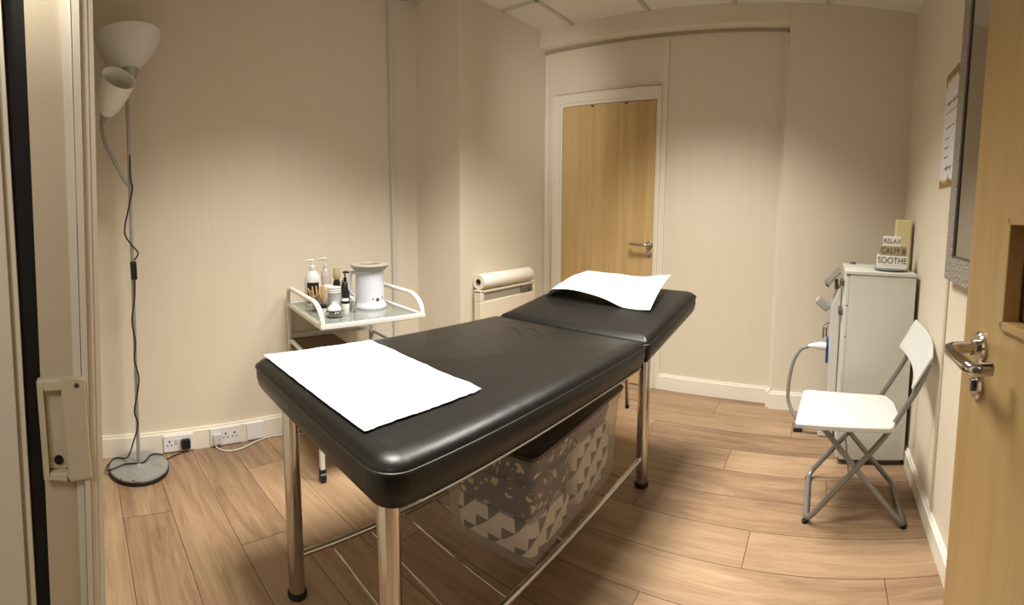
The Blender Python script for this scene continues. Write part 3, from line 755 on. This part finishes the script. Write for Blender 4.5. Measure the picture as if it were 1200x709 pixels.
mb = MB(); mb.tube([(.005, .004, .02), (.018, .02, .135)], .003, 8); o = mb.build('cosmetic_brush', M['black'], None, 40); o.location = (-2.10, 1.265, TZ); tag(o, 'thin black handled brush leaning beside the paper cups', 'brush')
t = item('pump_bottle', -2.13, 1.33, 'small black pump bottle between paper cups and wax warmer', 'bottle'); pump(t, .12, .022, M['black'], M['black'], ang=fac + 1.4)
t = item('dropper_bottle', -1.885, 1.175, 'white dropper bottle with black collar and black rubber bulb', 'bottle')
mb = MB(); mb.lathe([(0, 0), (.018, 0), (.019, .004), (.019, .07), (.014, .08), (0, .08)], 24); mb.build('bottle_body', M['white'], t, 50)
mb = MB(); mb.lathe([(.0195, .055), (.0195, .068), (.0193, .068)], 24); mb.build('band', M['black'], t, 40)
mb = MB(); mb.lathe([(.013, .08), (.013, .1), (.009, .102), (.008, .13), (.004, .142), (0, .143)], 20); mb.build('dropper_bulb', M['black'], t, 50)
t = item('glass_jar', -1.87, 1.105, 'squat clear glass jar with white domed lid at the front of the trolley', 'jar')
mb = MB(); mb.lathe([(0, 0), (.030, 0), (.040, .008), (.042, .020), (.036, .030), (.030, .031), (.038, .020), (.036, .010), (.028, .004), (0, .004)], 32); mb.build('jar_body', M['glass'], t, 50)
mb = MB(); mb.lathe([(.031, .031), (.034, .036), (.028, .050), (.014, .058), (.009, .070), (0, .072)], 28); mb.build('jar_lid', M['white'], t, 50)
t = item('glass_bottle', -1.91, 1.232, 'small clear glass bottle close to the wax warmer', 'bottle')
mb = MB(); mb.lathe([(0, 0), (.019, 0), (.02, .005), (.02, .045), (.011, .056), (.011, .066), (0, .066)], 24); mb.build('bottle_body', M['glass'], t, 50)
mb = MB(); mb.lathe([(.0125, .058), (.0125, .074), (0, .075)], 20); mb.build('bottle_cap', M['white'], t, 40)
t = item('small_jar', -1.965, 1.10, 'tiny white capped jar beside the left front handle', 'jar')
mb = MB(); mb.lathe([(0, 0), (.014, 0), (.015, .003), (.015, .03), (0, .03)], 24); mb.build('jar_body', M['white'], t, 40)
mb = MB(); mb.lathe([(.016, .03), (.016, .045), (.014, .047), (0, .047)], 24); mb.build('jar_lid', M['black'], t, 40)
# wax warmer
t = item('wax_warmer', -1.95, 1.365, 'white electric wax warmer pot with handle and wide grey rim on the trolley', 'wax warmer', fac)
mb = MB(); mb.lathe([(0, 0), (.082, 0), (.084, .006), (.083, .016), (.076, .024), (.072, .04), (.071, .195), (0, .195)], 56); body = mb.build('body', M['warmer'], t, 40)
mb = MB(); mb.lathe([(.07, .193), (.078, .196), (.094, .214), (.097, .220), (.095, .226), (.056, .227), (.05, .215), (0, .214)], 56); mb.build('rim', M['warmer_rim'], t, 40)
mb = MB(); mb.lathe([(.055, .2), (.054, .2235), (.030, .2225), (0, .222)], 40); mb.build('wax', M['wax'], t, 40)
ha = -1.75; c, s = math.cos(ha), math.sin(ha)
mb = MB(); mb.tube(fillet([(.068 * c, .068 * s, .182), (.098 * c, .098 * s, .182), (.108 * c, .108 * s, .09), (.070 * c, .070 * s, .05)], .03, 8), .0085, 14, flat=1.3); mb.build('handle', M['warmer'], t, 50)
mb = MB()
for k in range(12): mb.lathe([(.0712, .0), (.0716, .001), (.0712, .002)], 48, off=(0, 0, .07 + k * .0095))
mb.build('body_ribs', mat('lilac_rib', 'b2b3bf', .4), t)
for a_, z_, m_, r_ in ((.08, .055, mat('red_mark', 'b0524a', .5), .004), (.42, .050, M['cab_dark'], .009), (.85, .058, mat('rust_mark', '8c4a44', .5), .005), (-.75, .03, M['white'], .006)):
    mb = MB(); mb.lathe([(0, .0), (r_, 0), (r_, .0015), (0, .002)], 16, Matrix.Rotation(PI / 2, 4, 'Y'), (.0715, 0, 0)); mb.build('dial' if r_ > .008 else 'indicator', m_, t, mtx=Matrix.Rotation(a_, 4, 'Z') @ Matrix.Translation((0, 0, z_)))

# ------------------------------------------------------------------ heater and paper roll
HT = empty('panel_heater', (XC, 2.215, 0)); tag(HT, 'cream slim electric panel heater mounted on the wall behind the couch', 'heater')
mb = MB()
mb.box(.022, .080, 0, .60, .30, .655, .006)
mb.box(.022, .080, 0, .032, .655, .725, .004); mb.box(.022, .08, .568, .60, .655, .725, .004); mb.box(.022, .06, .03, .57, .65, .725, .002); mb.box(.022, .08, 0, .60, .712, .73, .003)
mb.build('casing', M['heater'], HT)
mb = MB(); mb.box(.06, .070, .034, .43, .658, .708); mb.build('air_grille', M['grille'], HT)
mb = MB(); mb.box(.062, .079, .435, .566, .658, .708, .002); cp = mb.build('control_panel', mat('dark_control', '6a655e', .5), HT)
mb = MB(); mb.lathe([(0, 0), (.014, 0), (.012, .01), (0, .011)], 20, Matrix.Rotation(PI / 2, 4, 'Y'), (.078, .52, .683)); mb.build('thermostat_dial', M['cab_dark'], cp)
for y in (.1, .46):
    mb = MB(); mb.box(0, .024, y, y + .04, .35, .7); mb.build('wall_bracket', M['grille'], HT)
PR = empty('paper_roll', (XC + .052, 2.225, .782)); tag(PR, 'white couch paper roll lying on top of the panel heater', 'paper roll')
RY = Matrix.Rotation(-PI / 2, 4, 'X')
mb = MB(); mb.lathe([(.021, 0), (.049, 0), (.051, .003), (.051, .537), (.049, .54), (.021, .54), (.021, 0)], 40, RY); mb.build('roll', mat('soft_white_paper', 'ece4d8', .85, bump=((30, 4, 30), .3, .004)), PR, 50)
mb = MB(); mb.lathe([(.0205, -.001), (.0205, .541), (.017, .541), (.017, -.001), (.0205, -.001)], 32, RY); mb.build('cardboard_core', mat('cardboard', '6f5b43', .9), PR, 50)

# ------------------------------------------------------------------ cabinet with what stands on it
CX0, CX1, CY0, CY1, CZ = .118, .466, 2.3, 2.735, 1.0
CB = empty('drawer_cabinet', (CX0, CY0, 0)); tag(CB, 'tall white cabinet with drawers and a door, side towards the room, by the right wall', 'cabinet')
w_, d_ = CX1 - CX0, CY1 - CY0
mb = MB(); mb.box(.018, w_, 0, d_, .03, CZ - .02, .002); mb.build('carcass', M['cab'], CB)
mb = MB(); mb.box(-.004, w_ + .002, -.003, d_ + .003, CZ - .018, CZ, .003); mb.build('top_panel', M['cab'], CB)
mb = MB(); mb.box(.045, w_ - .01, .02, d_ - .02, 0, .03); mb.build('plinth', M['cab_dark'], CB)
for z0, z1 in ((.825, .976), (.665, .820)):
    mb = MB(); mb.box(0, .017, .002, d_ - .002, z0, z1, .002); dr = mb.build('drawer', M['cab'], CB)
    mb = MB(); mb.box(-.022, .0, d_ / 2 - .06, d_ / 2 + .06, (z0 + z1) / 2 + .0, (z0 + z1) / 2 + .028, .003); mb.build('drawer_handle', M['cab_dark'], dr)
mb = MB(); mb.box(0, .017, .002, d_ - .002, .04, .66, .002); mb.build('door', M['cab'], CB)
# treatment machine in front of the drawers
TM = empty('treatment_machine', (.085, 2.66, 0), 0); tag(TM, 'white upright skin treatment machine with grey screen, keys and hose, left of the cabinet', 'machine')
mb = MB(); mb.extrude([(-.010, .05), (-.028, .60), (-.022, .76), (.012, .86), (.026, .86), (.032, .05)], 1, -.02, .20)
o_ = mb.build('body', M['white'], TM); bb = o_.modifiers.new('b', 'BEVEL'); bb.width = .008; bb.segments = 3
mb = MB(); mb.box(-.06, .028, -.06, .26, .0, .05, .01); mb.build('foot_plate', M['white'], TM)
sm = Matrix.Translation((-.022, .09, .915)) @ Matrix.Rotation(math.radians(-50), 4, 'Y')
mb = MB(); mb.box(-.055, .055, -.13, .09, -.010, .010, .004); sc_ = mb.build('screen', M['silver_paint'], TM, mtx=sm)
mb = MB(); mb.box(-.047, .047, -.12, .08, .0095, .0115); mb.build('display', mat('screen_glass', '6c6a66', .15), sc_, mtx=sm)
mb = MB(); mb.box(-.055, -.046, -.13, .09, -.0115, .012); mb.build('screen_edge', M['cab_dark'], sc_, mtx=sm)
mb = MB(); mb.tube([(.0, .09, .84), (.0, .09, .9)], .010, 12); mb.build('screen_stem', M['grey_tube'], TM)
hm = Matrix.Translation((-.066, .02, .755)) @ Matrix.Rotation(math.radians(38), 4, 'Y')
mb = MB(); mb.box(-.05, .035, -.03, .03, -.022, .022, .008); hh = mb.build('handpiece_holder', mat('light_grey_plastic', '9c9a96', .35), TM, mtx=hm)
mb = MB(); mb.box(-.053, -.02, -.02, .02, -.010, .010, .004); mb.build('holder_slot', M['white'], hh, mtx=hm)
mb = MB(); mb.box(-.040, -.024, -.012, .06, .42, .56, .003); mb.build('blue_panel', M['blue'], TM)
kx = -.050
mb = MB(); mb.lathe([(.010, -.0015), (.0125, -.0015), (.0125, .0015), (.010, .0015), (.010, -.0015)], 20, Matrix.Rotation(PI / 2, 4, 'X'), (kx, -.01, .635)); mb.tube([(-.024, -.01, .655), (kx, -.01, .655)], .003, 8)
mb.box(kx - .014, kx - .006, -.012, -.009, .565, .627); mb.box(kx + .002, kx + .011, -.011, -.008, .575, .628); mb.build('keys', mat('brass_keys', '6e5a3a', .35, .8), TM)
mb = MB(); mb.tube([(-.040, .0, .515), (-.07, .0, .517), (-.105, .0, .516), (-.14, .0, .512)], [.024, .024, .017, .010], 20); mb.build('hose_connector', M['socket'], TM, 50)
mb = MB(); mb.tube(smooth_path([(-.135, 0, .512), (-.18, 0, .49), (-.215, 0, .43), (-.235, 0, .34), (-.242, 0, .24), (-.235, -.0, .17), (-.19, -.02, .09), (-.12, -.03, .045), (-.05, -.03, .04)]), .0105, 12); mb.build('hose', mat('grey_hose', '8c8a86', .5), TM, 60)

# candle, dish, blocks
CT = CZ
t = empty('pillar_candle', (.430, 2.60, CT), -.08); tag(t, 'tall square ivory pillar candle on the cabinet behind the word blocks', 'candle')
mb = MB(); mb.box(-.043, .043, -.043, .043, 0, .272, .006); cb_ = mb.build('wax_body', M['candle'], t)
mb = MB(); mb.tube([(0, 0, .268), (.001, 0, .276)], .0015, 6); mb.build('wick', M['black'], t)
t = empty('round_dish', (.350, 2.425, CT)); tag(t, 'shallow grey round dish beneath the stacked word blocks', 'dish')
mb = MB(); mb.lathe([(0, 0), (.05, 0), (.082, .006), (.092, .010), (.091, .012), (.08, .009), (.05, .005), (0, .005)], 48); mb.build('plate', mat('grey_glazed', '8f959a', .3), t, 50)
BA = -.10
def block(z0, h, w, m, word, label, x, ts, part='block'):
    t = empty('word_block', (x, 2.41, z0), BA); tag(t, label, 'block')
    mb = MB(); mb.box(-w / 2, w / 2, -.022, .022, 0, h, .0015); b = mb.build('block_body', m, t)
    if word: text_obj(word, ts, M['ink'], Matrix.Translation((0, -.0228, h / 2)) @ Matrix.Rotation(PI / 2, 4, 'X'), 'lettering', t, sx=.85)
    return t
mwb = mat('whitewashed_block', 'e6e1d8', .7, var=((60, 20, 20), .06))
block(CT + .0125, .016, .150, mwb, '', 'thin white base block standing in the round dish', .352, .01)
block(CT + .029, .052, .158, mwb, 'SOOTHE', 'white wooden block lettered SOOTHE, lowest of the large word blocks', .352, .045)
block(CT + .0815, .048, .138, M['woodblock'], 'CALM &', 'brown wooden block lettered CALM & in the middle of the stack', .354, .043)
block(CT + .130, .050, .090, mwb, 'RELAX', 'small white wooden block lettered RELAX on top of the stack', .346, .036)
t = empty('door_stop_disc', (.17, 2.70, CT)); tag(t, 'tiny grey round disc on the far corner of the cabinet top', 'disc')
mb = MB(); mb.lathe([(0, 0), (.018, 0), (.018, .006), (.012, .012), (0, .013)], 20); mb.build('disc_body', M['cab_dark'], t, 50)

# ------------------------------------------------------------------ folding chair
CH = empty('folding_chair', (.15, 1.93, 0)); tag(CH, 'white folding chair with grey tubular legs beside the right wall', 'chair')
o0 = Vector((.15, 1.93, 0))
def L(p): return Vector(p) - o0
r = .0115
# frame A: from backrest down to the front floor bar
A = [(.462, 1.805, .80), (.415, 1.805, .60), (.305, 1.805, .40), (.118, 1.81, .165), (-.012, 1.81, .013), (-.012, 2.165, .013), (.118, 2.165, .165), (.305, 2.165, .40), (.415, 2.165, .60), (.462, 2.165, .80)]
A = [(.470, 1.795, .79), (.292, 1.80, .395), (-.010, 1.815, .015), (-.010, 2.17, .015), (.292, 2.155, .395), (.470, 2.155, .79)]
A = [(.440, 1.796, .69), (.405, 1.797, .595), (.292, 1.80, .40), (-.010, 1.815, .015), (-.010, 2.17, .015), (.292, 2.155, .40), (.410, 2.155, .60), (.452, 2.155, .73)]
mb = MB(); mb.tube(fillet([L(p) for p in A], .05, 6), r, 16); fa = mb.build('rear_frame', M['grey_tube'], CH, 50)
B = [(-.005, 1.825, .425), (.385, 1.785, .015), (.385, 2.085, .015), (-.005, 2.12, .425)]
B = [(.02, 1.825, .43), (.385, 1.79, .015), (.385, 2.10, .015), (.02, 2.12, .43)]
mb = MB(); mb.tube(fillet([L(p) for p in B], .045, 6), r, 16); fb = mb.build('front_frame', M['grey_tube'], CH, 50)
for p in ((-.012, 1.83), (-.012, 2.15), (.387, 1.81), (.387, 2.08)):
    mb = MB(); mb.lathe([(0, 0), (.011, 0), (.0125, .004), (.0125, .012), (0, .014)], 16, off=L((p[0], p[1], 0))); mb.build('foot_cap', M['rubber'], CH, 50)
# seat
mb = MB(); pts = [(-.062, 1.745), (.302, 1.735), (.345, 1.86), (.345, 2.0), (.318, 2.085), (-.035, 2.115), (-.055, 2.10), (-.07, 1.76)]
P2 = fillet([(p[0], p[1], 0) for p in pts], .02, 4, True)
def pr(z, k): 
    c = Vector((.13, 1.93, 0)); return [tuple(Vector((c.x + (p.x - c.x) * k - o0.x, c.y + (p.y - c.y) * k - o0.y, z))) for p in P2]
loft(mb, [pr(.432, .975), pr(.436, .995), pr(.450, 1.), pr(.454, .985)]); mb.build('seat', M['white'], CH, 35)
mb = MB(); mb.box(*[v for v in (-.225, -.190, -.196, -.186, .424, .436)]); mb.build('seat_clip', M['black'], CH)
mb = MB(); mb.cyl((.15 - .15, 1.79 - 1.93, .235), (.0, 2.13 - 1.93, .235), .004, seg=10); mb.build('pivot_rod', M['grey_tube'], CH)
# backrest: gently bowed panel between the tubes
mb = MB(); n = 14; g = []
for j in range(5):
    v = j / 4; row = []
    for i in range(n + 1):
        u = i / n; y = 1.785 + .385 * u; bow = .032 * math.sin(PI * u)
        z = .590 + .070 * u + (.130 + .005 * u) * v; x = .388 + .070 * v + .006 * u + bow
        row.append(mb.bm.verts.new(L((x - .012, y, z))))
    g.append(row)
for j in range(4):
    for i in range(n): mb.bm.faces.new((g[j][i], g[j][i + 1], g[j + 1][i + 1], g[j + 1][i]))
o = mb.build('backrest', M['white'], CH, 60)
s = o.modifiers.new('s', 'SOLIDIFY'); s.thickness = .012; s.offset = 0
bv = o.modifiers.new('b', 'BEVEL'); bv.width = .004; bv.segments = 2

# ------------------------------------------------------------------ mirror and notice on the right wall
MY0, MY1, MZ0, MZ1 = 1.02, 1.725, 1.05, 2.35
MR = empty('wall_mirror', (XR, 0, 0)); tag(MR, 'large mirror in a wide hammered silver frame on the right wall', 'mirror')
mb = MB(); f = .085
for y0, y1, z0, z1 in ((MY0 + f, MY1 - f, MZ0, MZ0 + f), (MY0 + f, MY1 - f, MZ1 - f, MZ1), (MY0, MY0 + f, MZ0, MZ1), (MY1 - f, MY1, MZ0, MZ1)):
    mb.box(-.034, -.004, y0, y1, z0, z1)
mb.build('frame', M['silver_frame'], MR)
mb = MB(); mb.box(-.024, -.006, MY0 + f - .004, MY1 - f + .004, MZ0 + f - .004, MZ1 - f + .004)
for y0, y1, z0, z1 in ((MY0 + f, MY1 - f, MZ0 + f, MZ0 + f + .008), (MY0 + f, MY1 - f, MZ1 - f - .008, MZ1 - f), (MY0 + f, MY0 + f + .008, MZ0 + f, MZ1 - f), (MY1 - f - .008, MY1 - f, MZ0 + f, MZ1 - f)):
    mb.box(-.030, -.024, y0, y1, z0, z1)
mb.build('inner_rim', M['cab_dark'], MR)
mb = MB(); mb.box(-.0262, -.0245, MY0 + f + .008, MY1 - f - .008, MZ0 + f + .008, MZ1 - f - .008); mb.build('mirror_glass', M['mirror'], MR)
NT = empty('wall_notice', (XR - .001, 0, 0)); tag(NT, 'white paper notice with gold dripping borders on the right wall beside the mirror', 'notice')
ny0, ny1, nz0, nz1 = 1.715, 2.045, 1.415, 1.91
mb = MB(); mb.box(-.002, 0, ny0, ny1, nz0, nz1); mb.build('sheet', M['paper'], NT)
def drip(z_edge, sgn, seed, hs):
    mb = MB(); N = 22; pts = []
    for k in range(N + 1):
        y = ny0 + (ny1 - ny0) * k / N; h_ = hs * (.35 + .65 * abs(noise.noise((k * .43 + seed, 0, 0))) * 1.9)
        pts.append((y, z_edge + sgn * h_ * (1 if k % 2 else .55)))
    poly = [(ny0, z_edge)] + pts + [(ny1, z_edge)]
    b = mb; vs0 = [(-.0026, y, z) for y, z in pts]; vs1 = [(-.0026, y, z_edge) for y, z in pts]; n = len(pts)
    b.quads(vs0 + vs1, [(i, i + 1, n + i + 1, n + i) for i in range(n - 1)]); return b
drip(nz1, -1, 1.3, .10).build('gold_border', M['gold'], NT); drip(nz0, 1, 6.1, .07).build('gold_border', M['gold'], NT)
def scribble(y0, y1, z, amp, m, name, wdt=.0022, n=30, seed=0):
    mb = MB(); pts = [(-.003, y1 - (y1 - y0) * k / n, z + amp * noise.noise((k * .9 + seed, seed, 0)) * 1.6) for k in range(n + 1)]
    mb.tube(smooth_path(pts, 3), wdt, 5, flat=.3); mb.build(name, m, NT)
scribble(1.78, 2.0, 1.775, .016, mat('pale_gold_print', 'a39066', .5), 'heading', .003, 26, 2)
scribble(1.77, 2.01, 1.735, .004, M['inkpale'], 'text_line', .002, 30, 3)
for k, z in enumerate((1.67, 1.625, 1.585, 1.545)): scribble(1.93 if k else 1.86, 2.0, z, .005, M['inkpale'], 'text_line', .0022, 14, 5 + k)
scribble(1.86, 1.98, 1.495, .014, M['gold'], 'signature', .0024, 18, 11)

# ------------------------------------------------------------------ lights
def area(name, loc, sx, sy, power, col, spread=110):
    l = bpy.data.lights.new(name, 'AREA'); l.shape = 'RECTANGLE'; l.size = sx; l.size_y = sy; l.energy = power; l.color = col; l.spread = math.radians(spread)
    o = bpy.data.objects.new(name, l); C.objects.link(o); o.location = loc; return o
warm = (1., .97, .885)
area('ceiling_lamp', (-.75, 1.9, ZC - .01), .55, .55, 37, warm, 106)
area('ceiling_lamp', (-1.08, .88, ZC - .01), .55, .55, 37, warm, 106)
area('jamb_fill', (.22, -.45, 1.9), .35, .35, 5., (1., .95, .88), 170).rotation_euler = (0, math.radians(70), 0)  # added fill beside the doorway, brightens the left jamb
o = area('pier_fill', (-.1, -.9, 1.75), .4, .4, 8., (1., .96, .9), 28)  # added narrow beam that lifts the near side of the left pier
o.rotation_euler = Vector((-1.93, 3.0, .12)).to_track_quat('-Z', 'Y').to_euler()
l = bpy.data.lights.new('ceiling_fill', 'AREA'); l.shape = 'RECTANGLE'; l.size = 1.6; l.size_y = 2.; l.energy = .3; l.color = (1., .86, .72)  # added faint fill spread below the ceiling
o = bpy.data.objects.new('ceiling_fill', l); C.objects.link(o); o.location = (-.9, 1.3, ZC - .02)
w = bpy.data.worlds.new('w'); bpy.context.scene.world = w; w.use_nodes = True
w.node_tree.nodes['Background'].inputs[0].default_value = (.9, .85, .78, 1); w.node_tree.nodes['Background'].inputs[1].default_value = .1

# ------------------------------------------------------------------ camera: a cylindrical panorama, as the photo was taken
K, KY, CY, PITCH, ROLL, YAW, H = 556.5, 545.8, 298.7, -.092, .003, -.658, 1.235
cd = bpy.data.cameras.new('camera'); cam = bpy.data.objects.new('camera', cd); C.objects.link(cam)
cd.type = 'PANO'; cd.panorama_type = 'CENTRAL_CYLINDRICAL'
cd.central_cylindrical_radius = 1.
cd.central_cylindrical_range_u_min = -600 / K; cd.central_cylindrical_range_u_max = 600 / K
cd.central_cylindrical_range_v_min = -(709 - CY) / KY; cd.central_cylindrical_range_v_max = CY / KY
cd.clip_start = .02
f = Vector((math.sin(YAW) * math.cos(PITCH), math.cos(YAW) * math.cos(PITCH), math.sin(PITCH)))
rv = Vector((math.cos(YAW), -math.sin(YAW), 0)); uv = rv.cross(f)
c, s = math.cos(ROLL), math.sin(ROLL); R2, U2 = rv * c + uv * s, uv * c - rv * s
cam.matrix_world = Matrix(((R2.x, U2.x, -f.x, 0), (R2.y, U2.y, -f.y, 0), (R2.z, U2.z, -f.z, H), (0, 0, 0, 1)))
sc = bpy.context.scene; sc.camera = cam
sc.view_settings.view_transform = 'Standard'; sc.view_settings.look = 'None'; sc.view_settings.exposure = 0; sc.view_settings.gamma = 1
